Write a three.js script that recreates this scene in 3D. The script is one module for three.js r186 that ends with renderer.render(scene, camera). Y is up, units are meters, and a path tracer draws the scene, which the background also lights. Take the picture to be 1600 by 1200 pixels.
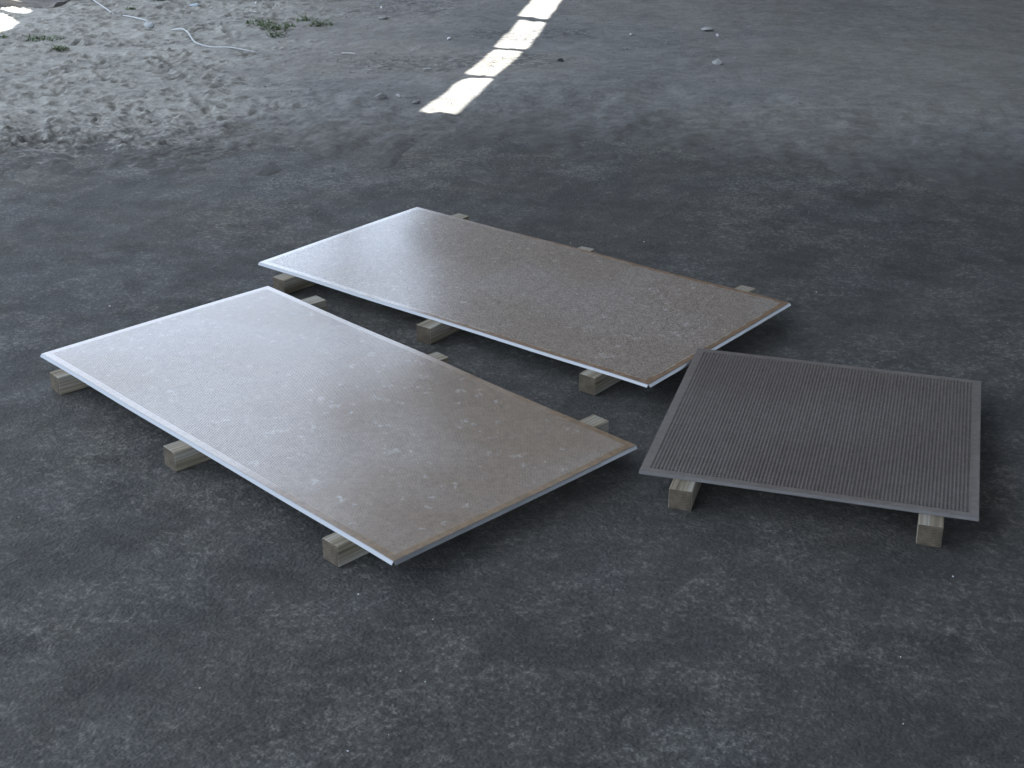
import * as THREE from 'three';
import { RoundedBoxGeometry } from 'three/addons/geometries/RoundedBoxGeometry.js';
import { mergeGeometries, mergeVertices } from 'three/addons/utils/BufferGeometryUtils.js';

// ---------------------------------------------------------------- camera, sky, sun, exposure
const scene = new THREE.Scene();
const camera = new THREE.PerspectiveCamera(30.1, 4 / 3, 0.05, 600);
camera.position.set(0, 2.146, 0);
camera.rotation.set(-0.4289, 0, 0);
const renderer = new THREE.WebGLRenderer({ antialias: true });
renderer.toneMapping = THREE.LinearToneMapping;
renderer.toneMappingExposure = 5.0;
renderer.shadowMap.enabled = true;

const EL = THREE.MathUtils.degToRad(50);
const SUN = new THREE.Vector3(0.9 * Math.cos(EL), Math.sin(EL), -0.436 * Math.cos(EL)).normalize();
const sun = new THREE.DirectionalLight(0xfffefb, 5);
sun.position.copy(SUN).multiplyScalar(40);
sun.castShadow = true;
sun.shadow.radius = 0.4;
sun.shadow.mapSize.set(4096, 4096);
Object.assign(sun.shadow.camera, { left: -24, right: 24, top: 24, bottom: -24, near: 1, far: 100 });
scene.add(sun, sun.target);
{ // pale, thinly veiled sky: bluer overhead, whiter low down, a soft glow round the sun
  const W = 256, H = 128, d = new Float32Array(W * H * 4), v = new THREE.Vector3();
  for (let j = 0; j < H; j++) for (let i = 0; i < W; i++) {
    const up = ((j + 0.5) / H - 0.5) * Math.PI, az = ((i + 0.5) / W - 0.5) * 2 * Math.PI;
    v.set(Math.cos(az) * Math.cos(up), Math.sin(up), Math.sin(az) * Math.cos(up));
    const t = Math.pow(Math.max(0, v.y), 0.85), g = 0.7 * Math.pow(Math.max(0, v.dot(SUN)), 12), k = (j * W + i) * 4;
    d[k] = 1.58 + (0.9 - 1.58) * t + g; d[k + 1] = 1.96 + (0.99 - 1.96) * t + g; d[k + 2] = 2.58 + (1.12 - 2.58) * t + g * 0.9; d[k + 3] = 1;
  }
  const sky = new THREE.DataTexture(d, W, H, THREE.RGBAFormat, THREE.FloatType);
  sky.mapping = THREE.EquirectangularReflectionMapping; sky.magFilter = THREE.LinearFilter; sky.needsUpdate = true;
  scene.background = sky; scene.environment = sky;
  scene.backgroundIntensity = scene.environmentIntensity = 0.3;
}

// ---------------------------------------------------------------- helpers
function rng(seed) { let a = seed >>> 0; return () => { a = (a + 0x6d2b79f5) >>> 0; let t = Math.imul(a ^ (a >>> 15), 1 | a); t = (t + Math.imul(t ^ (t >>> 7), 61 | t)) ^ t; return ((t ^ (t >>> 14)) >>> 0) / 4294967296; }; }
const TBL = new Float32Array(65536); { const r = rng(7); for (let i = 0; i < 65536; i++) TBL[i] = r(); }
const hash = (x, y, s) => TBL[(Math.imul(x, 73856093) ^ Math.imul(y, 19349663) ^ Math.imul(s, 83492791)) >>> 8 & 65535];
function vn(x, y, s, p = 0) { // value noise, period p cells if given
  const ix = Math.floor(x), iy = Math.floor(y); let fx = x - ix, fy = y - iy;
  fx = fx * fx * (3 - 2 * fx); fy = fy * fy * (3 - 2 * fy);
  let x0 = ix, x1 = ix + 1, y0 = iy, y1 = iy + 1;
  if (p) { x0 = ((x0 % p) + p) % p; x1 = ((x1 % p) + p) % p; y0 = ((y0 % p) + p) % p; y1 = ((y1 % p) + p) % p; }
  const a = hash(x0, y0, s), b = hash(x1, y0, s), c = hash(x0, y1, s), d = hash(x1, y1, s);
  return a + (b - a) * fx + (c - a) * fy + (a - b - c + d) * fx * fy;
}
function fbm(x, y, s, o, p = 0) { let v = 0, a = 0.5, n = 0; for (let i = 0; i < o; i++) { v += a * vn(x, y, s + i, p); n += a; a *= 0.5; x *= 2; y *= 2; p *= 2; } return v / n; }
const ss = (a, b, x) => { x = Math.min(1, Math.max(0, (x - a) / (b - a))); return x * x * (3 - 2 * x); };
const mix = (a, b, t) => a + (b - a) * t;
const enc = (l) => { l = Math.min(1, Math.max(0, l)); return Math.round(255 * (l <= 0.0031308 ? 12.92 * l : 1.055 * Math.pow(l, 1 / 2.4) - 0.055)); };
function tex(W, H, fn, srgb, repeat = true) { // fn(u, v, out) writes linear rgb
  const d = new Uint8Array(W * H * 4), o = [0, 0, 0];
  for (let j = 0; j < H; j++) for (let i = 0; i < W; i++) {
    fn((i + 0.5) / W, (j + 0.5) / H, o); const k = (j * W + i) * 4;
    for (let c = 0; c < 3; c++) d[k + c] = srgb ? enc(o[c]) : Math.round(255 * Math.min(1, Math.max(0, o[c])));
    d[k + 3] = 255;
  }
  const t = new THREE.DataTexture(d, W, H, THREE.RGBAFormat);
  if (srgb) t.colorSpace = THREE.SRGBColorSpace;
  t.magFilter = THREE.LinearFilter; t.minFilter = THREE.LinearFilter;
  t.wrapS = t.wrapT = repeat ? THREE.RepeatWrapping : THREE.ClampToEdgeWrapping; t.needsUpdate = true; return t;
}
const used = {};
function numbered(n) { const k = used[n] = (used[n] ?? -1) + 1; return k ? `${n}_${String(k).padStart(3, '0')}` : n; }
function tag(o, label, category, group, kind) { o.userData = { label, category, ...(group && { group }), ...(kind && { kind }) }; return o; }
function shade(o) { o.traverse((m) => { if (m.isMesh) { m.castShadow = m.receiveShadow = true; } }); return o; }
function put(geo, mat, name, parent = scene) { const m = new THREE.Mesh(geo, mat); m.name = parent === scene ? numbered(name) : name; m.castShadow = m.receiveShadow = true; parent.add(m); return m; }
function group(name, x, y, z, turn = 0) { const g = new THREE.Group(); g.name = numbered(name); g.position.set(x, y, z); g.rotation.y = turn; scene.add(g); return g; }
function steps(...segs) { const out = [segs[0][0]]; for (const [a, b, s] of segs) { const n = Math.max(1, Math.round((b - a) / s)); for (let i = 1; i <= n; i++) out.push(a + (b - a) * i / n); } return out; }
function sheetMesh(xs, zs, hFn, cFn, uvFn) {
  const nx = xs.length, nz = zs.length, P = new Float32Array(nx * nz * 3), U = new Float32Array(nx * nz * 2), C = cFn && new Float32Array(nx * nz * 3), I = new Uint32Array((nx - 1) * (nz - 1) * 6), c = [1, 1, 1];
  let q = 0;
  for (let j = 0; j < nz; j++) for (let i = 0; i < nx; i++) {
    const k = j * nx + i, x = xs[i], z = zs[j];
    P[k * 3] = x; P[k * 3 + 1] = hFn(x, z); P[k * 3 + 2] = z;
    const uv = uvFn(x, z); U[k * 2] = uv[0]; U[k * 2 + 1] = uv[1];
    if (C) { cFn(x, z, c); C.set(c, k * 3); }
    if (i < nx - 1 && j < nz - 1) { I[q++] = k; I[q++] = k + nx; I[q++] = k + 1; I[q++] = k + 1; I[q++] = k + nx; I[q++] = k + nx + 1; }
  }
  const g = new THREE.BufferGeometry();
  g.setAttribute('position', new THREE.BufferAttribute(P, 3)); g.setAttribute('uv', new THREE.BufferAttribute(U, 2));
  if (C) g.setAttribute('color', new THREE.BufferAttribute(C, 3));
  g.setIndex(new THREE.BufferAttribute(I, 1)); g.computeVertexNormals(); return g;
}

// ---------------------------------------------------------------- ground: far ground, concrete floor, sand and earth
const edgeZ = (x) => { // where the earth begins to lie over the concrete
  const base = -7.6 - 0.4 * Math.exp(-Math.pow((x + 0.2) / 1.0, 2)) + 0.35 * ss(0.5, 2.2, x) + 0.15 * ss(-1.5, -2.8, x);
  return base + (fbm(x * 1.1 + 31, 4.5, 11, 3) - 0.5) * 0.7;
};
const sandMask = (x, z) => ss(0.55, -0.75, x + 1.45 + (fbm(x * 0.9, z * 0.9, 21, 4) - 0.5) * 2.3 + (fbm(x * 3.1, z * 7, 25, 3) - 0.5) * 0.9);
const dents = [];
{ const r = rng(41);
  for (let i = 0; i < 3000; i++) {
    const z = -14.2 + r() * 6.6, x = -6 + r() * 5.4, big = r();
    dents.push({ x, z, a: 0.028 + 0.055 * big * big + 0.02 * r(), b: 0.02 + 0.03 * r(), t: (r() - 0.5) * 2.2, d: 0.006 + 0.019 * r(), c: Math.cos(0), s: 0 });
  }
  for (const d of dents) { d.c = Math.cos(d.t); d.s = Math.sin(d.t); } }
const cell = new Map(), CS = 0.25;
for (const d of dents) { const R = Math.max(d.a, d.b) * 1.7; for (let i = Math.floor((d.x - R) / CS); i <= Math.floor((d.x + R) / CS); i++) for (let j = Math.floor((d.z - R) / CS); j <= Math.floor((d.z + R) / CS); j++) { const k = i * 1000 + j; (cell.get(k) ?? cell.set(k, []).get(k)).push(d); } }
function earthY(x, z) {
  const d = edgeZ(x) - z, sm = sandMask(x, z);
  let h = Math.min(0.05, Math.max(-0.06, (d + (fbm(x * 6, z * 3.5, 61, 4) - 0.5) * 1.3) * 0.035));
  h += (fbm(x * 1.6, z * 1.6, 71, 3) - 0.5) * 0.04 * ss(0.3, 1.5, d);
  h += (fbm(x * 9, z * 9, 75, 3) - 0.5) * 0.014 * ss(0, 1, d) * (1 + sm);
  h += (fbm(x * 34, z * 34, 79, 2) - 0.5) * 0.007 * ss(-0.2, 0.6, d) * ss(0.35, 0.6, fbm(x * 1.3, z * 2.4, 83, 3));
  const near = cell.get(Math.floor(x / CS) * 1000 + Math.floor(z / CS));
  if (near && sm > 0) {
    let low = 0;
    for (const e of near) {
      const px = x - e.x, pz = z - e.z, r = Math.hypot((px * e.c + pz * e.s) / e.a, (-px * e.s + pz * e.c) / e.b);
      if (r < 1.7) low += -e.d * (1 - ss(0.35, 1.05, r)) + e.d * 0.38 * Math.exp(-Math.pow((r - 1.15) / 0.22, 2));
    }
    h += Math.max(-0.04, Math.min(0.025, low)) * sm * ss(-0.1, 0.7, d);
  }
  return h;
}
// far ground
const farMap = tex(256, 256, (u, v, o) => { const f = fbm(u * 12, v * 12, 5, 5, 12); const l = 0.24 + 0.16 * (f - 0.5); o[0] = l; o[1] = l * 0.97; o[2] = l * 0.9; }, true);
farMap.repeat.set(60, 60);
tag(put(new THREE.PlaneGeometry(500, 500).rotateX(-Math.PI / 2).translate(0, -0.09, 0), new THREE.MeshStandardMaterial({ map: farMap, roughness: 1 }), 'ground'), 'bare ground around the yard', 'ground', null, 'structure');

// concrete floor: one 2.4 m tile of grain, grime and trodden-in dust, with broad stains in the vertex colours
const TILE = 2.4;
const floorMap = tex(2048, 2048, (u, v, o) => {
  const wx = (fbm(u * 9, v * 9, 101, 3, 9) - 0.5) * 0.05, wy = (fbm(u * 9, v * 9, 107, 3, 9) - 0.5) * 0.05;
  const a = u + wx, b = v + wy;
  const patch = fbm(a * 6, b * 6, 111, 4, 6), mid = fbm(a * 30, b * 30, 117, 4, 30), fine = fbm(u * 190, v * 190, 123, 3, 190), grit = vn(u * 700, v * 700, 127, 700);
  let k = 0.052 + 0.024 * (mid - 0.5);
  const dust = ss(0.47, 0.78, patch * 0.32 + mid * 0.34 + fine * 0.44 - 0.03) ;
  k += dust * (0.016 + 0.062 * ss(0.48, 0.82, fine * 0.55 + grit * 0.45));
  k += 0.038 * (fine - 0.5) + 0.03 * (grit - 0.5);
  k *= 1 - 0.22 * ss(0.54, 0.7, fbm(a * 14 + 3, b * 14, 131, 4, 14));
  const warm = (fbm(u * 5, v * 5, 137, 3, 5) - 0.5) * 0.22;
  o[0] = k * (1.07 + warm * 0.5); o[1] = k * 1.0; o[2] = k * (0.88 - warm * 0.7);
}, true);
const floorRough = tex(1024, 1024, (u, v, o) => { const f = fbm(u * 24, v * 24, 151, 4, 24), g = vn(u * 420, v * 420, 157, 420); o[0] = f * 0.5 + g * 0.5; o[1] = 0.72 + 0.3 * f; o[2] = 0; }, false);
const floorMat = new THREE.MeshStandardMaterial({ map: floorMap, roughnessMap: floorRough, bumpMap: floorRough, bumpScale: 0.004, roughness: 1, vertexColors: true });
const fx = steps([-7, -3.4, 0.3], [-3.4, 3.4, 0.035], [3.4, 7, 0.3]), fz = steps([-18, -9.4, 0.4], [-9.4, -2.2, 0.035], [-2.2, 5, 0.4]);
const floorTint = (x, z, c) => {
  const n = fbm(x * 0.8 + 9, z * 0.8, 201, 4), m = fbm(x * 3.3, z * 3.3, 207, 3), w = fbm(x * 0.6, z * 0.6 + 40, 213, 3) - 0.5;
  const near = ss(-0.9, 0.25, edgeZ(x) - z + (m - 0.5) * 0.9); // sand trodden onto the concrete thins out away from the heap
  const k = (0.8 + 0.36 * n) * (0.86 + 0.28 * m);
  c[0] = k * (1 + w * 0.1) + near * 0.5; c[1] = k * 1.01 + near * 0.5; c[2] = k * (1.0 - w * 0.1) + near * 0.48;
};
tag(put(sheetMesh(fx, fz, (x, z) => (fbm(x * 1.7, z * 1.7, 221, 3) - 0.5) * 0.004, floorTint, (x, z) => [x / TILE, -z / TILE]), floorMat, 'concrete_floor'), 'dark stained concrete floor under the metal sheets', 'floor', null, 'structure');

// sand and earth
const EX = [-5.6, 5.6], EZ = [-14.2, -6.4];
const earthMap = tex(2048, 1536, (u, v, o) => {
  const x = mix(EX[0], EX[1], u), z = mix(EZ[0], EZ[1], v), sm = sandMask(x, z);
  const g1 = fbm(x * 70, z * 70, 301, 2), g2 = fbm(x * 14, z * 22, 305, 4), g3 = fbm(x * 2.1, z * 4.2, 311, 4), g4 = fbm(x * 0.7, z * 1.0, 317, 3);
  let s = 0.262 + 0.16 * (g1 - 0.5) + 0.16 * (g2 - 0.5) + 0.14 * (g3 - 0.5);
  let e = 0.178 + 0.07 * (g1 - 0.5) + 0.085 * (g2 - 0.5) + 0.06 * (g3 - 0.5) + 0.04 * (g4 - 0.5);
  const rub = ss(0.5, 0.66, fbm(x * 1.1 + 5, z * 2.0, 323, 4)) * ss(2.5, 0.2, Math.abs(x + 0.2)) * ss(-9.0, -9.8, z);
  e *= 1 - 0.42 * rub * ss(0.4, 0.6, fbm(x * 30, z * 30, 331, 3)); e += 0.14 * ss(0.84, 0.9, vn(x * 60, z * 60, 337)) * (0.1 + rub);
  const brown = ss(0.35, 0.7, g4 + 0.14 * ss(0.2, 2.4, x)), clod = ss(0.62, 0.72, g2) * 0.3;
  const er = e * (1.035 + 0.03 * brown), eb = e * (0.925 - 0.045 * brown);
  s *= 1 - clod * 0.3;
  const d = edgeZ(x) - z, old = ss(mix(1.5, 1.2, sm), mix(-0.35, -0.1, sm), d + (g2 - 0.5) * mix(0.5, 1.1, sm) + (g1 - 0.5) * mix(0.35, 0.7, sm)); // thin dirt mixed with the concrete's own grime
  o[0] = mix(mix(er, s * 1.04, sm), 0.064, old); o[1] = mix(mix(e, s * 1.0, sm), 0.06, old); o[2] = mix(mix(eb, s * 0.885, sm), 0.054, old);
}, true, false);
const earthBump = tex(1024, 1024, (u, v, o) => { o[0] = o[1] = o[2] = 0.6 * fbm(u * 110, v * 110, 341, 3, 110) + 0.4 * fbm(u * 30, v * 30, 347, 3, 30); }, false);
earthBump.repeat.set(4, 3);
const ex = steps([-5.6, -4.6, 0.06], [-4.6, -0.4, 0.014], [-0.4, 4.6, 0.024], [4.6, 5.6, 0.1]), ez = steps([-14.2, -13.0, 0.06], [-13.0, -6.4, 0.018]);
tag(put(sheetMesh(ex, ez, earthY, null, (x, z) => [(x - EX[0]) / (EX[1] - EX[0]), (z - EZ[0]) / (EZ[1] - EZ[0])]), new THREE.MeshStandardMaterial({ map: earthMap, bumpMap: earthBump, bumpScale: 0.006, roughness: 1 }), 'sandy_ground'), 'pale trodden sand and grey earth behind the concrete floor', 'ground', null, 'structure');

// ---------------------------------------------------------------- the open-sided shed that shades the place
{
  const RY = 6.5, hall = group('open_shed', 0, 0, 0), onRoof = (x, z) => new THREE.Vector2(x + SUN.x / SUN.y * RY, z + SUN.z / SUN.y * RY);
  const steel = new THREE.MeshStandardMaterial({ color: new THREE.Color().setRGB(0.07, 0.068, 0.065), roughness: 0.9 });
  const render_ = new THREE.MeshStandardMaterial({ map: tex(512, 512, (u, v, o) => { const f = fbm(u * 8, v * 8, 401, 5, 8); const l = 0.1 + 0.1 * (f - 0.5); o[0] = l; o[1] = l * 0.96; o[2] = l * 0.9; }, true), roughness: 0.95 });
  const shape = new THREE.Shape([[-2.35, 8.2], [7.3, 8.2], [7.3, -18], [-2.35, -18]].map(([x, z]) => new THREE.Vector2(x, z)));
  const r = rng(77);
  function hole(pts, round) { // a gap in the roof sheets, found from where its patch of sun lies on the ground
    const c = new THREE.CatmullRomCurve3(pts.map(([x, z]) => { const p = onRoof(x < -3 ? x - 0.08 : x, z); return new THREE.Vector3(p.x, 0, p.y); }), true, 'catmullrom', round);
    shape.holes.push(new THREE.Path(c.getPoints(40).map((p) => new THREE.Vector2(p.x + (r() - 0.5) * 0.012, p.z + (r() - 0.5) * 0.012))));
  }
  hole([[-0.59, -8.64], [-0.46, -8.63], [-0.35, -8.62], [-0.25, -9.0], [-0.16, -9.41], [-0.24, -9.44], [-0.345, -9.46], [-0.42, -9.3], [-0.47, -9.05]], 0.25);
  hole([[-0.36, -9.6], [-0.25, -9.53], [-0.15, -9.5], [-0.05, -9.9], [0.05, -10.33], [-0.06, -10.38], [-0.165, -10.41], [-0.24, -10.1]], 0.25);
  hole([[-0.17, -10.52], [-0.03, -10.46], [0.08, -10.46], [0.17, -10.95], [0.235, -11.43], [0.12, -11.49], [0.015, -11.55], [-0.06, -11.1]], 0.25);
  hole([[0.0, -11.7], [0.12, -11.64], [0.25, -11.6], [0.35, -12.2], [0.43, -12.75], [0.3, -12.8], [0.19, -12.8], [0.1, -12.3]], 0.25);
  hole([[-4.6, -11.95], [-4.2, -11.93], [-4.0, -11.72], [-3.85, -11.42], [-3.85, -11.12], [-3.95, -10.99], [-4.3, -10.96], [-4.65, -11.1]], 0.5);
  hole([[-4.27, -12.16], [-4.17, -12.18], [-3.98, -12.06], [-3.9, -11.95], [-3.95, -11.9], [-4.12, -11.97]], 0.4);
  hole([[-3.99, -12.53], [-3.93, -12.58], [-3.89, -12.53], [-3.94, -12.47]], 0.5);
  hole([[-3.8, -12.6], [-3.76, -12.63], [-3.67, -12.52], [-3.71, -12.49]], 0.5);
  hole([[-4.14, -12.40], [-4.1, -12.42], [-4.01, -12.31], [-4.04, -12.29]], 0.5);
  // extrude along y; the shape's y axis is the world's z
  put(new THREE.ExtrudeGeometry(shape, { depth: 0.025, bevelEnabled: false }).rotateX(Math.PI / 2).translate(0, RY + 0.012, 0), steel, 'roof', hall);
  const wallBox = (y0, y1, z0, z1) => new THREE.BoxGeometry(0.3, y1 - y0, z1 - z0).translate(7.15, (y0 + y1) / 2, (z0 + z1) / 2), wall = [wallBox(-0.1, 1.5, -17.9, 8.1), wallBox(3.8, RY - 0.014, -17.9, 8.1)];
  const openings = [[-12.4, -10.0], [-9.4, -7.0], [-6.4, -4.0]]; let z0 = -17.9; for (const [a, b] of [...openings, [8.1, 0]]) { wall.push(wallBox(1.5, 3.8, z0, a)); z0 = b; }
  put(mergeGeometries(wall), render_, 'side_wall', hall);
  put(new THREE.BoxGeometry(8.2, RY + 0.08, 0.3).translate(2.89, RY / 2 - 0.055, -17.8), render_, 'back_wall', hall);
  for (const z of [-17.6, 8]) put(new THREE.BoxGeometry(0.22, RY, 0.22).translate(-2.2, RY / 2 - 0.06, z), steel, 'column', hall);
  put(new THREE.BoxGeometry(0.14, 0.3, 26).translate(-2.2, RY - 0.2, -4.9), steel, 'edge_beam', hall);
  tag(hall, 'dark open-sided shed around the floor, its roof pierced by a slot', 'shed');
}

// ---------------------------------------------------------------- perforated metal sheets
function perforated(L, W, margin, nx, nz, hr, sides, top, thick, hz = hr) {
  const P = [], N = [], U = [], I = [];
  const v = (x, y, z, nx_, ny, nz_) => { P.push(x, y, z); N.push(nx_, ny, nz_); U.push(x / L + 0.5, z / W + 0.5); return P.length / 3 - 1; };
  const px = (L - 2 * margin) / nx, pz = (W - 2 * margin) / nz, out = sides === 8 ? [[1, 0], [1, 1], [0, 1], [-1, 1], [-1, 0], [-1, -1], [0, -1], [1, -1]] : [[1, 1], [-1, 1], [-1, -1], [1, -1]];
  for (let j = 0; j < nz; j++) for (let i = 0; i < nx; i++) {
    const cx = -L / 2 + margin + (i + 0.5) * px, cz = -W / 2 + margin + (j + 0.5) * pz, o = [], h = [], t = [], b = [];
    for (const [a, c] of out) {
      const l = Math.hypot(a, c), ha = sides === 8 ? a / l : a * 0.9, hc = sides === 8 ? c / l : c * 0.9;
      o.push(v(cx + a * px / 2, top, cz + c * pz / 2, 0, 1, 0));
      h.push(v(cx + ha * hr, top, cz + hc * hz, 0, 1, 0));
      t.push(v(cx + ha * hr, top, cz + hc * hz, -a / l, 0, -c / l));
      b.push(v(cx + ha * hr, top - thick, cz + hc * hz, -a / l, 0, -c / l));
    }
    const n = out.length;
    for (let k = 0; k < n; k++) { const m = (k + 1) % n; I.push(o[k], h[k], o[m], o[m], h[k], h[m], t[k], b[k], t[m], t[m], b[k], b[m]); }
  }
  const q = (X0, Z0, X1, Z1) => { const m = Math.max(1, Math.round((X1 - X0) / 0.05)), k = Math.max(1, Math.round((Z1 - Z0) / 0.05)); for (let i = 0; i < m; i++) for (let j = 0; j < k; j++) q1(mix(X0, X1, i / m), mix(Z0, Z1, j / k), mix(X0, X1, (i + 1) / m), mix(Z0, Z1, (j + 1) / k)); };
  const q1 = (x0, z0, x1, z1) => { const a = v(x0, top, z0, 0, 1, 0), b = v(x1, top, z0, 0, 1, 0), c = v(x1, top, z1, 0, 1, 0), d = v(x0, top, z1, 0, 1, 0); I.push(a, d, b, b, d, c); };
  const X = L / 2, Z = W / 2;
  q(-X, -Z, X, -Z + margin); q(-X, Z - margin, X, Z); q(-X, -Z + margin, -X + margin, Z - margin); q(X - margin, -Z + margin, X, Z - margin);
  const g = new THREE.BufferGeometry();
  g.setAttribute('position', new THREE.Float32BufferAttribute(P, 3)); g.setAttribute('normal', new THREE.Float32BufferAttribute(N, 3)); g.setAttribute('uv', new THREE.Float32BufferAttribute(U, 2)); g.setIndex(I);
  return g;
}
function flange(len, outward, drop, th) { // folded rim along x: leans outward (+z) by «outward» over «drop», ends mitred
  const p = [], idx = [], n = 24, r = rng(len * 1000 + outward * 1e5);
  for (let i = 0; i <= n; i++) {
    const x = (i / n - 0.5) * len, w = (r() - 0.5) * 0.0008;
    p.push(x, 0, 0, x, -drop * 0.12, outward * 0.35, x, -drop + w, outward + w, x, -drop + w, outward - th + w, x, -drop * 0.2, -th * 0.5);
  }
  for (let i = 0; i < n; i++) for (let k = 0; k < 5; k++) { const a = i * 5 + k, b = i * 5 + (k + 1) % 5; idx.push(a, b, a + 5, a + 5, b, b + 5); }
  idx.push(0, 2, 1, 0, 3, 2, 0, 4, 3); const e = n * 5; idx.push(e, e + 1, e + 2, e, e + 2, e + 3, e, e + 3, e + 4);
  const g = new THREE.BufferGeometry(); g.setAttribute('position', new THREE.Float32BufferAttribute(p, 3)); g.setIndex(idx);
  const f = g.toNonIndexed(); f.computeVertexNormals(); return f;
}
function sheetSkin(L, W, seed, o) { // weathering of one sheet: bloom, pale splashes, rusty margin
  const r = rng(seed), spots = [];
  for (let i = 0; i < o.spots; i++) {
    const x = (r() - 0.5) * (L - 0.1), z = (r() - 0.5) * (W - 0.1), s = 0.008 + 0.013 * r() * r(), n = 1 + Math.floor(r() * 4);
    for (let k = 0; k < n; k++) spots.push([x + (r() - 0.5) * 1.9 * s, z + (r() - 0.5) * 1.9 * s, s * (0.45 + 0.7 * r()), s * (0.25 + 0.4 * r()), r() * 3.14, 0.35 + 0.6 * r()]);
  }
  const NX = 64, grid = new Map();
  for (const s of spots) for (let i = Math.floor((s[0] - 0.05 + L / 2) / L * NX); i <= (s[0] + 0.05 + L / 2) / L * NX; i++) (grid.get(i) ?? grid.set(i, []).get(i)).push(s);
  const at = (u, v) => {
    const x = (u - 0.5) * L, z = (v - 0.5) * W; let sp = 0;
    for (const s of grid.get(Math.floor(u * NX)) ?? []) {
      const dx = x - s[0], dz = z - s[1]; if (dx * dx + dz * dz > 0.003) continue;
      const c = Math.cos(s[4]), n = Math.sin(s[4]), q = Math.hypot((dx * c + dz * n) / s[2], (-dx * n + dz * c) / s[3]) + (fbm(x * 90, z * 90, seed + 3, 3) - 0.5) * 1.1;
      sp = Math.max(sp, s[5] * ss(1.25, -0.1, q));
    }
    const m = Math.min(L / 2 - Math.abs(x), W / 2 - Math.abs(z)) + (fbm(x * 26, z * 26, seed + 7, 3) - 0.5) * o.ragged;
    const rust = ss(o.rim + 0.003, o.rim - 0.003, m) * ss(o.rustFrom - 0.25, o.rustFrom + 0.25, x + (fbm(x * 5, z * 5, seed + 29, 3) - 0.5) * 1.1);
    const cloud = fbm(x * 2.6 + 5, z * 2.6, seed + 11, 4), fine = fbm(x * 60, z * 60, seed + 17, 3), grain = vn(x * 420, z * 420, seed + 23);
    return [sp, rust, cloud, fine, grain];
  };
  const W1 = 2048, H1 = Math.round(2048 * W / L);
  const map = tex(W1, H1, (u, v, c) => {
    const [sp, rust, cloud, fine, grain] = at(u, v), bloom = ss(0.38, 0.66, cloud);
    let k = 1 + o.grain * (grain - 0.5) + 0.3 * (fine - 0.5) + o.sparks * ss(0.9, 0.97, vn((u - 0.5) * L * 230, (v - 0.5) * W * 230, seed + 31));
    for (let i = 0; i < 3; i++) {
      let a = mix(o.brown[i], o.grey[i], bloom) * k;
      a = mix(a, o.rust[i] * (1 + 0.7 * (fine - 0.5)), rust * o.rustAmount);
      c[i] = mix(a, o.spot[i], sp * 0.62);
    }
  }, true, false);
  const rm = tex(1024, Math.round(1024 * W / L), (u, v, c) => {
    const [sp, rust, cloud, fine] = at(u, v);
    c[0] = 0; c[1] = o.rough + 0.10 * (cloud - 0.5) + 0.25 * rust * o.rustAmount + 0.12 * sp; c[2] = o.metal * (1 - 0.8 * rust * o.rustAmount) * (1 - 0.35 * sp);
  }, false, false);
  return new THREE.MeshPhysicalMaterial({ map, roughnessMap: rm, metalnessMap: rm, roughness: 1, metalness: 1, clearcoat: o.film, clearcoatRoughness: 0.2 });
}
const rimMetal = new THREE.MeshStandardMaterial({ map: tex(512, 64, (u, v, o) => { const f = fbm(u * 40, v * 5, 501, 4); const l = 0.31 + 0.28 * (f - 0.5); o[0] = l; o[1] = l; o[2] = l; }, true), metalness: 0.6, roughness: 0.35 });
const rimDark = new THREE.MeshStandardMaterial({ color: new THREE.Color().setRGB(0.15, 0.137, 0.127), metalness: 0.35, roughness: 0.5 });
const TOP = 0.08;
const sag = (x, z) => -0.0022 * (0.5 - 0.5 * Math.cos(2 * Math.PI * x / 0.8)) * (0.75 + 0.5 * Math.abs(z)) - 0.006 * Math.pow(Math.max(0, Math.abs(z) - 0.3), 2) + (fbm(x * 1.6 + 20, z * 2.2, 931, 2) - 0.5) * 0.006;
function settle(g) { // lets a sheet or its folded edge hang between the timbers
  const p = g.attributes.position, n = g.attributes.normal, e = 0.01, v = new THREE.Vector3();
  for (let i = 0; i < p.count; i++) {
    const x = p.getX(i), z = p.getZ(i), h = sag(x, z), gx = (sag(x + e, z) - sag(x - e, z)) / (2 * e), gz = (sag(x, z + e) - sag(x, z - e)) / (2 * e);
    p.setY(i, p.getY(i) + h); v.fromBufferAttribute(n, i); v.set(v.x - gx * v.y, v.y + gx * v.x + gz * v.z, v.z - gz * v.y).normalize(); n.setXYZ(i, v.x, v.y, v.z);
  }
  return g;
}
const look = { brown: [0.34, 0.265, 0.2], grey: [0.375, 0.308, 0.252], rust: [0.22, 0.145, 0.08], spot: [0.74, 0.7, 0.68], metal: 0.15, rough: 0.3, film: 0.95, rustAmount: 1, rustFrom: 0.3, sparks: 0.5 };
const bigSheet = settle(perforated(2.0, 1.0, 0.026, 300, 146, 0.0019, 4, 0, 0.002));
function makeSheet(name, label, cx, cz, th, L, W, geo, mat, rim, leans) {
  const g = group(name, cx, TOP, cz, -th);
  put(geo, mat, 'perforated_plate', g);
  [[L, 0, W / 2, 0], [L, 0, -W / 2, Math.PI], [W, L / 2, 0, Math.PI / 2], [W, -L / 2, 0, -Math.PI / 2]].forEach(([len, x, z, turn], i) => {
    const f = flange(len, leans[i], 0.01, 0.0015).rotateY(turn).translate(x, -0.0004, z); put(L > 1 ? settle(f) : f, rim, 'folded_edge', g);
  });
  tag(g, label, 'metal sheet'); return g;
}
const PA = [-0.6616, -4.4204, 0.8001], PB = [0.0099, -5.5356, 0.6794], PC = [1.0153, -4.2119, 0.2964];
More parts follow.
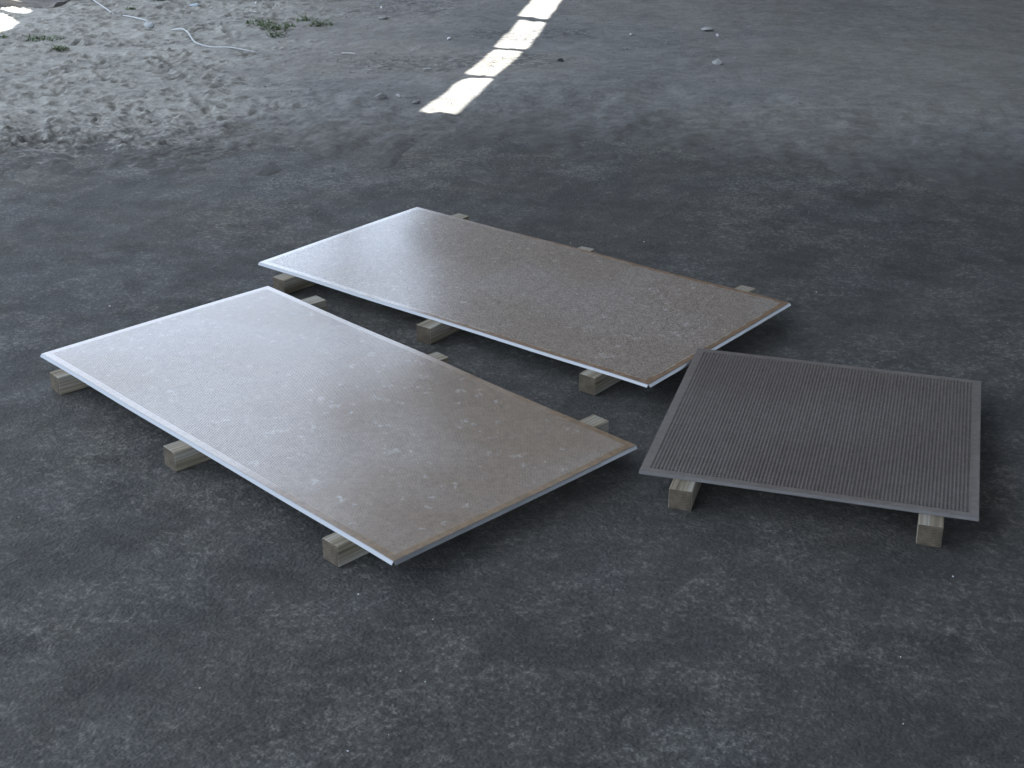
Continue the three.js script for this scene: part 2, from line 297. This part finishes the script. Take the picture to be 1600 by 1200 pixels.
makeSheet('perforated_sheet', 'large finely perforated metal sheet at the front left, brightest at its far left corner', ...PA, 2.0, 1.0, bigSheet,
  sheetSkin(2, 1, 901, { ...look, spots: 210, rim: 0.025, ragged: 0.004, grain: 0.4 }), rimMetal, [0.008, 0.006, 0.008, 0.003]);
makeSheet('perforated_sheet', 'large grainy perforated metal sheet lying behind, its rim ragged and rusty', ...PB, 2.0, 1.0, bigSheet,
  sheetSkin(2, 1, 977, { ...look, spots: 200, rim: 0.021, ragged: 0.02, grain: 1.1, rough: 0.3, metal: 0.2, spot: [0.78, 0.74, 0.7], film: 0.95, brown: [0.375, 0.308, 0.25], grey: [0.395, 0.337, 0.288], sparks: 1.2, rustFrom: -0.2, rust: [0.23, 0.142, 0.08] }), rimMetal, [0.007, 0.006, 0.009, 0.003]);
makeSheet('perforated_sheet', 'smaller square dark grey metal sheet with coarser holes at right', ...PC, 1.0, 1.0, perforated(1, 1, 0.026, 84, 84, 0.0047, 8, 0, 0.008, 0.0053),
  sheetSkin(1, 1, 953, { ...look, brown: [0.2, 0.172, 0.15], grey: [0.212, 0.188, 0.168], rust: [0.21, 0.19, 0.172], sparks: 0, spots: 0, rim: 0.02, ragged: 0.01, rustAmount: 0.3, film: 0.15, grain: 0.2, metal: 0.35, rough: 0.5 }), rimDark, [0.002, 0.002, 0.002, 0.002]);

// ---------------------------------------------------------------- timber battens under the sheets
function woodSide(seed) {
  return tex(1024, 128, (u, v, o) => {
    const x = u * 1.15, y = v * 0.07, w = y * 190 + 3.2 * fbm(x * 2.2, y * 30, seed, 3) + (vn(x * 5, y * 60, seed + 2) - 0.5) * 1.2;
    const ring = 0.5 + 0.5 * Math.sin(w * 2.2), fib = fbm(x * 12, y * 900, seed + 5, 3), st = fbm(x * 3, y * 40, seed + 9, 4), crack = ss(0.035, 0.0, Math.abs(fbm(x * 1.6, y * 34, seed + 13, 3) - 0.5)) * ss(0.45, 0.7, vn(x * 3, y * 10, seed + 17));
    let l = 0.225 + 0.09 * (ring - 0.5) + 0.16 * (fib - 0.5) + 0.24 * (st - 0.5);
    l *= 1 - 0.72 * crack; const gr = ss(0.4, 0.75, st);
    o[0] = l * mix(1.15, 1.06, gr); o[1] = l * mix(0.95, 0.96, gr); o[2] = l * mix(0.66, 0.77, gr);
  }, true);
}
function woodEnd(seed) {
  return tex(256, 256, (u, v, o) => {
    const x = u - 0.2 - seed % 3 * 0.3, y = v + 0.25, d = Math.hypot(x, y) * 26 + 1.6 * fbm(u * 4, v * 4, seed, 3), ring = ss(0.2, 0.9, 0.5 + 0.5 * Math.sin(d * 3)), n = fbm(u * 40, v * 40, seed + 4, 3), st = fbm(u * 3, v * 3, seed + 8, 3);
    const l = 0.068 + 0.035 * (ring - 0.5) + 0.05 * (n - 0.5) + 0.07 * (st - 0.5); o[0] = l * 1.28; o[1] = l * 1.0; o[2] = l * 0.66;
  }, true);
}
const sideM = [11, 47, 83].map((s) => { const t = woodSide(s); return new THREE.MeshStandardMaterial({ map: t, bumpMap: t, bumpScale: 0.0015, roughness: 0.85 }); });
const endM = [3, 17].map((s) => { const t = woodEnd(s); return new THREE.MeshStandardMaterial({ map: t, roughness: 0.95 }); });
function batten(panel, af, bf, ab, bb, label, k) {
  const [cx, cz, th] = panel, c = Math.cos(th), s = Math.sin(th), at = (a, b) => [cx + a * c - b * s, cz + a * s + b * c];
  const [x0, z0] = at(af, bf), [x1, z1] = at(ab, bb), len = Math.hypot(x1 - x0, z1 - z0), r = rng(k * 91 + 5);
  // a beam of its own, slightly twisted and worn along the arrises
  const g = new RoundedBoxGeometry(len, 0.0685, 0.0705, 3, 0.0035), p = g.attributes.position;
  const a1 = (r() - 0.5) * 0.003, a2 = (r() - 0.5) * 0.004;
  for (let i = 0; i < p.count; i++) { const t = p.getX(i) / len; p.setZ(i, p.getZ(i) + a1 * t + a2 * (t * t - 0.25)); p.setY(i, p.getY(i)); }
  const S = sideM[k % 3], S2 = sideM[(k + 1) % 3], m = put(g, [endM[k % 2], endM[(k + 1) % 2], S, S2, S2, S], 'timber_batten');
  m.position.set((x0 + x1) / 2, 0.0345, (z0 + z1) / 2); m.rotation.y = -Math.atan2(z1 - z0, x1 - x0);
  return tag(m, label, 'timber', 'square timbers carrying the metal sheets');
}
batten(PA, -0.815, 0.554, -0.765, -0.593, 'square timber under the leftmost corner of the front left sheet', 0);
batten(PA, -0.03, 0.573, 0.008, -0.562, 'square timber under the middle of the front left sheet', 1);
batten(PA, 0.785, 0.556, 0.77, -0.588, 'square timber nearest the camera, under the front end of the left sheet', 2);
batten(PB, -0.806, 0.57, -0.772, -0.578, 'cracked square timber under the far left end of the back sheet', 4);
batten(PB, 0.018, 0.582, -0.034, -0.563, 'square timber under the middle of the back sheet', 3);
batten(PB, 0.78, 0.558, 0.765, -0.583, 'square timber under the right end of the back sheet, beside the dark square one', 5);
batten(PC, -0.358, 0.567, -0.36, -0.47, 'square timber under the left side of the small dark sheet', 6);
batten(PC, 0.37, 0.566, 0.37, -0.47, 'square timber under the right side of the small dark sheet, rightmost of all', 8);

// ---------------------------------------------------------------- stones, chips, gravel
function stoneGeo(seed, detail = 2) {
  const g = mergeVertices(new THREE.IcosahedronGeometry(1, detail).deleteAttribute('uv').deleteAttribute('normal')), p = g.attributes.position, r = rng(seed), cuts = [];
  for (let i = 0; i < 9; i++) cuts.push([new THREE.Vector3(r() - 0.5, r() - 0.5, r() - 0.5).normalize(), 0.55 + 0.3 * r()]);
  const q = new THREE.Vector3();
  for (let i = 0; i < p.count; i++) { q.fromBufferAttribute(p, i); for (const [n, d] of cuts) { const e = q.dot(n) - d; if (e > 0) q.addScaledVector(n, -e); } p.setXYZ(i, q.x, q.y, q.z); }
  const f = g.toNonIndexed(); f.computeVertexNormals(); return f;
}
const stones = [1, 2, 3, 4].map((i) => stoneGeo(i * 13, 2));
const stoneMat = (l, w = 1) => new THREE.MeshStandardMaterial({ color: new THREE.Color().setRGB(l * w, l, l * (2 - w) * 0.97), roughness: 0.9 });
const pale = [stoneMat(0.42), stoneMat(0.34, 1.03), stoneMat(0.55)], dull = stoneMat(0.2, 1.04), black = stoneMat(0.035);
let sk = 0;
function stone(x, z, sx, sy, sz, mat, label, name = 'stone', cat = 'stone') {
  const m = put(stones[sk % 4], mat, name), y = z < -8.1 ? earthY(x, z) : 0; m.position.set(x, Math.max(y, 0) + sy * 0.55, z); if (sx > 0.01) { sx *= 0.8; sy *= 0.75; sz *= 0.8; } m.scale.set(sx, sy, sz); m.rotation.y = sk++ * 1.7; return tag(m, label, cat);
}
stone(-2.83, -11.3, 0.05, 0.04, 0.045, stoneMat(0.4, 0.97), 'pale stone beside the buried stretch of the white rope');
stone(1.5, -11.12, 0.075, 0.028, 0.06, pale[1], 'flat pale slab of stone on the bare earth at upper right');
stone(1.42, -9.9, 0.05, 0.032, 0.035, pale[1], 'pale lump of stone nearest the concrete, right of the sunlit strip');
stone(1.55, -10.88, 0.026, 0.016, 0.02, pale[0], 'small pale pebble just in front of the flat stone slab', 'pebble', 'pebble');
stone(1.56, -10.03, 0.02, 0.012, 0.014, pale[1], 'small pebble right behind the pale lump on the earth', 'pebble', 'pebble');
stone(-0.47, -10.75, 0.026, 0.018, 0.02, pale[2], 'white pebble close to the left side of the sunlit strip', 'pebble', 'pebble');
stone(-0.83, -8.93, 0.075, 0.026, 0.04, dull, 'grey clod of earth left of the near end of the sunlit strip', 'clod', 'clod');
stone(-0.72, -8.99, 0.028, 0.016, 0.02, pale[1], 'small pale stone between two clods near the sunlit strip', 'pebble', 'pebble');
stone(-0.6, -8.86, 0.052, 0.016, 0.02, stoneMat(0.27), 'flat chip of stone closest to the near end of the sunlit strip', 'stone_chip', 'stone chip');
stone(-1.03, -11.55, 0.055, 0.022, 0.04, dull, 'flat grey stone in the dark rubble left of the sunlit strip');
stone(-1.08, -12.08, 0.02, 0.016, 0.018, pale[2], 'round white pebble near the top edge, left of the sunlit strip', 'pebble', 'pebble');
stone(0.34, -10.02, 0.03, 0.018, 0.02, black, 'small black lump on the earth right of the sunlit strip', 'lump', 'lump');
stone(0.9, -10.95, 0.032, 0.012, 0.016, pale[0], 'pale chip on the earth midway between strip and flat slab', 'stone_chip', 'stone chip');
stone(-2.66, -12.2, 0.055, 0.022, 0.03, new THREE.MeshStandardMaterial({ color: new THREE.Color().setRGB(0.34, 0.4, 0.45), roughness: 0.6 }), 'crumpled bluish scrap of plastic on the sand before the plank', 'plastic_scrap', 'scrap');
stone(-2.16, -12.3, 0.03, 0.014, 0.014, pale[2], 'small white scrap in front of the dark brush heap', 'paper_scrap', 'scrap');
stone(-1.97, -11.45, 0.045, 0.02, 0.03, pale[2], 'white scrap lying among the green weeds', 'paper_scrap', 'scrap');
// sticks: slim, bent slivers of wood
const stickMat = new THREE.MeshStandardMaterial({ color: new THREE.Color().setRGB(0.42, 0.41, 0.38), roughness: 0.8 });
function stick(x, z, len, turn, label) {
  const c = new THREE.CatmullRomCurve3([[-0.5, 0, 0], [-0.15, 0.05, 0.04], [0.2, 0.04, -0.02], [0.5, 0, 0.03]].map(([a, b, d]) => new THREE.Vector3(a * len, b * len, d * len)));
  const m = put(new THREE.TubeGeometry(c, 10, 0.006, 6), stickMat, 'stick'); m.position.set(x, earthY(x, z) + 0.007, z); m.rotation.y = turn; return tag(m, label, 'stick');
}
stick(-1.16, -10.19, 0.1, -0.25, 'slim pale stick on the grey earth between weeds and sunlit strip');
stick(-0.58, -9.73, 0.055, 0.5, 'short white stick left of the second sunlit pane');
stick(-2.13, -11.93, 0.09, -0.5, 'pale stick on the sand between weeds and dark brush');
stick(-0.86, -12.3, 0.1, 1.1, 'short slanting pale stick near the top edge left of the sunlit strip');
// chips on the concrete
for (const [x, z, s, where] of [[-0.42, -3.31, 3.2, 'before the near corner of the left sheet'], [-0.77, -2.89, 2.6, 'at lower left of the bare floor'], [-0.28, -2.96, 3.2, 'below the near timber, well in front'],
  [-0.215, -2.915, 2.8, 'right of a twin below the near timber'], [-0.38, -2.65, 3.4, 'close to the lower edge, left of centre'], [-0.29, -2.71, 2, 'near the lower edge beside a larger chip'], [-0.21, -3.19, 2, 'right of the chip before the near corner'],
  [-1.29, -3.95, 2.6, 'left of the middle timber of the left sheet'], [-1.48, -3.73, 2.6, 'at the left edge of the view'], [1.23, -3.4, 3.2, 'right in front of the rightmost timber'], [1.28, -5.62, 3.6, 'to the right of the back sheet\'s right corner'],
  [0.27, -6.25, 4, 'right against the rear edge of the back sheet'], [0.61, -6.27, 4, 'behind the middle of the back sheet'], [-1.65, -5.46, 4.5, 'left of the left sheet, toward the sand'], [1.91, -5.07, 3.4, 'near the right edge, behind the dark sheet'], [0.99, -3.02, 2.2, 'at lower right of the bare floor'], [0.93, -2.75, 3, 'at the lower edge, right of centre']])
  stone(x, z, s / 1000, s / 1000 * 0.6, s / 1000 * 0.8, pale[(sk + 1) % 3], `tiny pale chip on the concrete ${where}`, 'stone_chip', 'stone chip');
{ // loose gravel, too fine to count
  const r = rng(601), parts = [], o = new THREE.Object3D(), src = stoneGeo(99, 1);
  const add = (x, z, s, y) => { o.position.set(x, y + s * 0.25, z); o.scale.set(s, s * 0.6, s * (0.6 + 0.4 * r())); o.rotation.set(r() * 0.6, r() * 6.28, r() * 0.6); o.updateMatrix(); parts.push(src.clone().applyMatrix4(o.matrix)); };
  for (let i = 0; i < 2400; i++) {
    const x = -2.2 + r() * 4.4, z = -12.9 + r() * 4.2, d = ss(0.45, 0.62, fbm(x * 1.1 + 5, z * 2.0, 323, 4));
    if (r() > d * 0.9 + 0.08 || sandMask(x, z) > 0.6) continue; const y = earthY(x, z); if (y > 0) add(x, z, 0.004 + 0.012 * r() * r() * r(), y);
  }
  for (let i = 0; i < 350; i++) { const z = -8.4 + r() * 6.2, x = (r() - 0.5) * 0.95 * -z; if (edgeZ(x) < z) add(x, z, 0.001 + 0.0018 * r() * r(), 0); }
  tag(put(mergeGeometries(parts), new THREE.MeshStandardMaterial({ color: new THREE.Color().setRGB(0.2, 0.195, 0.185), roughness: 0.95 }), 'gravel'), 'loose grey gravel strewn over the dark earth', 'gravel', null, 'stuff');
}

// ---------------------------------------------------------------- things on the sand
{ // white rope, part buried
  const pts = [[-3.9, -13, 0.02], [-3.78, -12.79, 0.015], [-3.54, -12.38, 0.015], [-3.26, -11.87, 0.01], [-3.2, -11.83, -0.012], [-3.14, -11.79, 0.008], [-3.02, -11.65, 0.013], [-2.88, -11.43, 0.012], [-2.84, -11.4, -0.012], [-2.66, -11.2, -0.012], [-2.62, -11.17, 0.008], [-2.52, -11.07, 0.02], [-2.43, -10.85, 0.03], [-2.33, -10.6, 0.012], [-2.2, -10.5, 0.007], [-2.05, -10.45, 0.006], [-1.9, -10.39, 0.005], [-1.78, -10.34, -0.015]];
  const c = new THREE.CatmullRomCurve3(pts.map(([x, z, h]) => new THREE.Vector3(x, earthY(x, z) + h, z)), false, 'catmullrom', 0.4);
  const m = put(new THREE.TubeGeometry(c, 260, 0.0058, 8), new THREE.MeshStandardMaterial({ map: tex(64, 8, (u, v, o) => { const l = 0.42 + 0.1 * Math.sin((u * 8 + v) * 6.283) + 0.08 * vn(u * 30, v * 4, 3); o[0] = l; o[1] = l; o[2] = l * 0.98; }, true), roughness: 0.9 }), 'rope');
  m.material.map.repeat.set(30, 1); tag(m, 'white rope snaking over the sand, partly buried', 'rope');
}
const leafMats = [[0.1, 0.13, 0.06], [0.075, 0.11, 0.045], [0.15, 0.16, 0.095]].map((c) => new THREE.MeshStandardMaterial({ color: new THREE.Color().setRGB(...c), roughness: 0.8, side: THREE.DoubleSide }));
function blades(seed, n, sx, sz, h, w, lie) {
  const r = rng(seed), p = [], idx = [];
  for (let i = 0; i < n; i++) {
    const a = r() * 6.283, q = Math.sqrt(r()), x = Math.cos(a) * q * sx, z = Math.sin(a) * q * sz, d = r() * 6.283, L = h * (0.4 + 0.8 * r()), le = lie * (0.4 + 0.8 * r()), dx = Math.cos(d), dz = Math.sin(d), b = p.length / 3;
    for (let k = 0; k <= 4; k++) { const t = k / 4, ww = w * (1 - t * t) * (0.6 + 0.8 * Math.sin(Math.PI * Math.min(1, t + 0.25))) + 0.0003, out = L * le * t * t + L * 0.15 * t, y = L * (1 - le * 0.5) * t - L * le * 0.35 * t * t; p.push(x + dx * out - dz * ww, y - 0.004, z + dz * out + dx * ww, x + dx * out + dz * ww, y - 0.004, z + dz * out - dx * ww); }
    for (let k = 0; k < 4; k++) { const e = b + k * 2; idx.push(e, e + 1, e + 2, e + 2, e + 1, e + 3); }
  }
  const g = new THREE.BufferGeometry(); g.setAttribute('position', new THREE.Float32BufferAttribute(p, 3)); g.setIndex(idx); g.computeVertexNormals(); return g;
}
function tuft(x, z, n, sx, sz, h, label, seed, name = 'grass_tuft', cat = 'grass') {
  const g = group(name, x, earthY(x, z), z);
  put(blades(seed, n, sx, sz, h, 0.004, 0.9), leafMats[seed % 2], 'green_blades', g).userData.kind = 'stuff'; put(blades(seed + 50, Math.round(n * 0.6), sx * 1.15, sz * 1.15, h * 0.8, 0.0035, 1.1), leafMats[2], 'faded_blades', g).userData.kind = 'stuff';
  return tag(g, label, cat);
}
tuft(-3.5, -10.78, 170, 0.17, 0.1, 0.055, 'larger flattened grass tuft on the sand at left', 701);
tuft(-3.27, -10.42, 90, 0.06, 0.05, 0.06, 'small dark green grass tuft in front of the larger one', 712);
tuft(-3.84, -10.78, 80, 0.07, 0.06, 0.045, 'grass tuft cut by the left edge of the view', 723);
tuft(-2.96, -12.5, 110, 0.12, 0.09, 0.08, 'grass tuft growing beside the left end of the plank', 734);
tuft(-3.16, -12.08, 50, 0.04, 0.05, 0.06, 'tiny grass tuft beside the far stretch of white rope', 745);
function weed(x, z, n, s, label, seed) { // low spreading weed: rosettes of small leaves on stalks
  const g = group('weed', x, earthY(x, z), z), r = rng(seed);
  put(blades(seed, n, s, s * 0.8, 0.05, 0.008, 0.8), leafMats[seed % 2], 'leaves', g).userData.kind = 'stuff';
  const st = []; for (let i = 0; i < 12; i++) { const a = r() * 6.28, L = s * (0.5 + 0.6 * r()); st.push(new THREE.TubeGeometry(new THREE.CatmullRomCurve3([new THREE.Vector3(0, 0, 0), new THREE.Vector3(Math.cos(a) * L * 0.5, 0.03, Math.sin(a) * L * 0.5), new THREE.Vector3(Math.cos(a) * L, 0.02 + 0.04 * r(), Math.sin(a) * L)]), 6, 0.002, 4)); }
  put(mergeGeometries(st), leafMats[2], 'stalks', g).userData.kind = 'stuff'; return tag(g, label, 'weed', null);
}
weed(-1.98, -11.42, 60, 0.13, 'weed with white scrap beside it, leftmost of the green patch', 801);
weed(-1.82, -11.2, 75, 0.15, 'weed in the middle of the green patch on the sand', 812);
weed(-1.62, -11.5, 45, 0.1, 'weed at the right of the green patch, standing behind', 823);
weed(-1.5, -11.32, 40, 0.1, 'weed furthest right in the green patch, nearest the dark earth', 834);
weed(-1.78, -10.93, 30, 0.1, 'sparse weed at the front of the green patch', 845);
// broken slab, plank, stump of stone and brush along the top edge
const rough = (geo, amp, f, seed) => { const p = geo.attributes.position; for (let i = 0; i < p.count; i++) { const x = p.getX(i), y = p.getY(i), z = p.getZ(i); p.setXYZ(i, x + (fbm(x * f + y * f, z * f, seed, 3) - 0.5) * amp, y + (fbm(x * f, z * f + y * f, seed + 9, 3) - 0.5) * amp, z + (fbm(x * f - 7, y * f + z * f, seed + 17, 3) - 0.5) * amp); } geo.computeVertexNormals(); return geo; };
const slabMap = tex(512, 256, (u, v, o) => { const f = fbm(u * 10, v * 6, 851, 5), g = fbm(u * 60, v * 40, 857, 3); const l = 0.13 + 0.14 * (f - 0.5) + 0.08 * (g - 0.5); o[0] = l * 1.08; o[1] = l * 0.98; o[2] = l * 0.88; }, true);
const slabMat = new THREE.MeshStandardMaterial({ map: slabMap, bumpMap: slabMap, bumpScale: 0.01, roughness: 0.95 });
{ const g = rough(new THREE.BoxGeometry(1.5, 0.2, 0.5, 40, 8, 16), 0.12, 4.5, 861); const m = put(g, slabMat, 'broken_slab'); m.position.set(-4.5, 0.03, -12.47); m.rotation.set(0.1, -0.16, -0.06); tag(m, 'brown broken slab lying on the sand in the top left corner', 'slab'); }
{ const g = rough(new THREE.BoxGeometry(0.5, 0.12, 0.26, 20, 6, 12), 0.1, 6, 867); const m = put(g, slabMat, 'rubble_block'); m.position.set(-3.66, 0.02, -12.62); m.rotation.y = 0.2; tag(m, 'lump of brown rubble beside the rope at the top edge', 'rubble'); }
{ const m = put(new RoundedBoxGeometry(1.15, 0.075, 0.16, 2, 0.006), sideM[0].clone(), 'plank'); m.material.color.setRGB(0.5, 0.48, 0.47); m.position.set(-3.0, 0.085, -12.78); m.rotation.set(0.08, -0.26, 0.02); tag(m, 'weathered grey plank lying along the far edge of the sand', 'plank'); }
{ const m = put(rough(new THREE.BoxGeometry(0.12, 0.2, 0.12, 6, 10, 6), 0.04, 12, 873), stoneMat(0.24, 1.03), 'stone_block'); m.position.set(-2.5, 0.1, -12.66); m.rotation.y = 0.4; tag(m, 'upright grey stone at the right end of the plank', 'stone'); }
{ const r = rng(881), st = []; for (let i = 0; i < 420; i++) { const x = (r() - 0.5) * 1.0, z = (r() - 0.5) * 0.4, a = r() * 3.14, L = 0.05 + 0.12 * r(), y = 0.02 + 0.1 * r() * (1 - Math.abs(x)); st.push(new THREE.CylinderGeometry(0.002, 0.0035, L, 4).rotateZ(1.57 + (r() - 0.5) * 1.2).rotateY(a).translate(x, y, z)); }
  const m = put(mergeGeometries(st), new THREE.MeshStandardMaterial({ color: new THREE.Color().setRGB(0.085, 0.075, 0.065), roughness: 1 }), 'brush_heap'); m.position.set(-1.95, earthY(-1.95, -12.6), -12.62); tag(m, 'heap of dark dry twigs at the top edge behind the weeds', 'brush heap'); }

scene.traverse((o) => { if (o.isMesh) o.castShadow = o.receiveShadow = true; });
renderer.render(scene, camera);
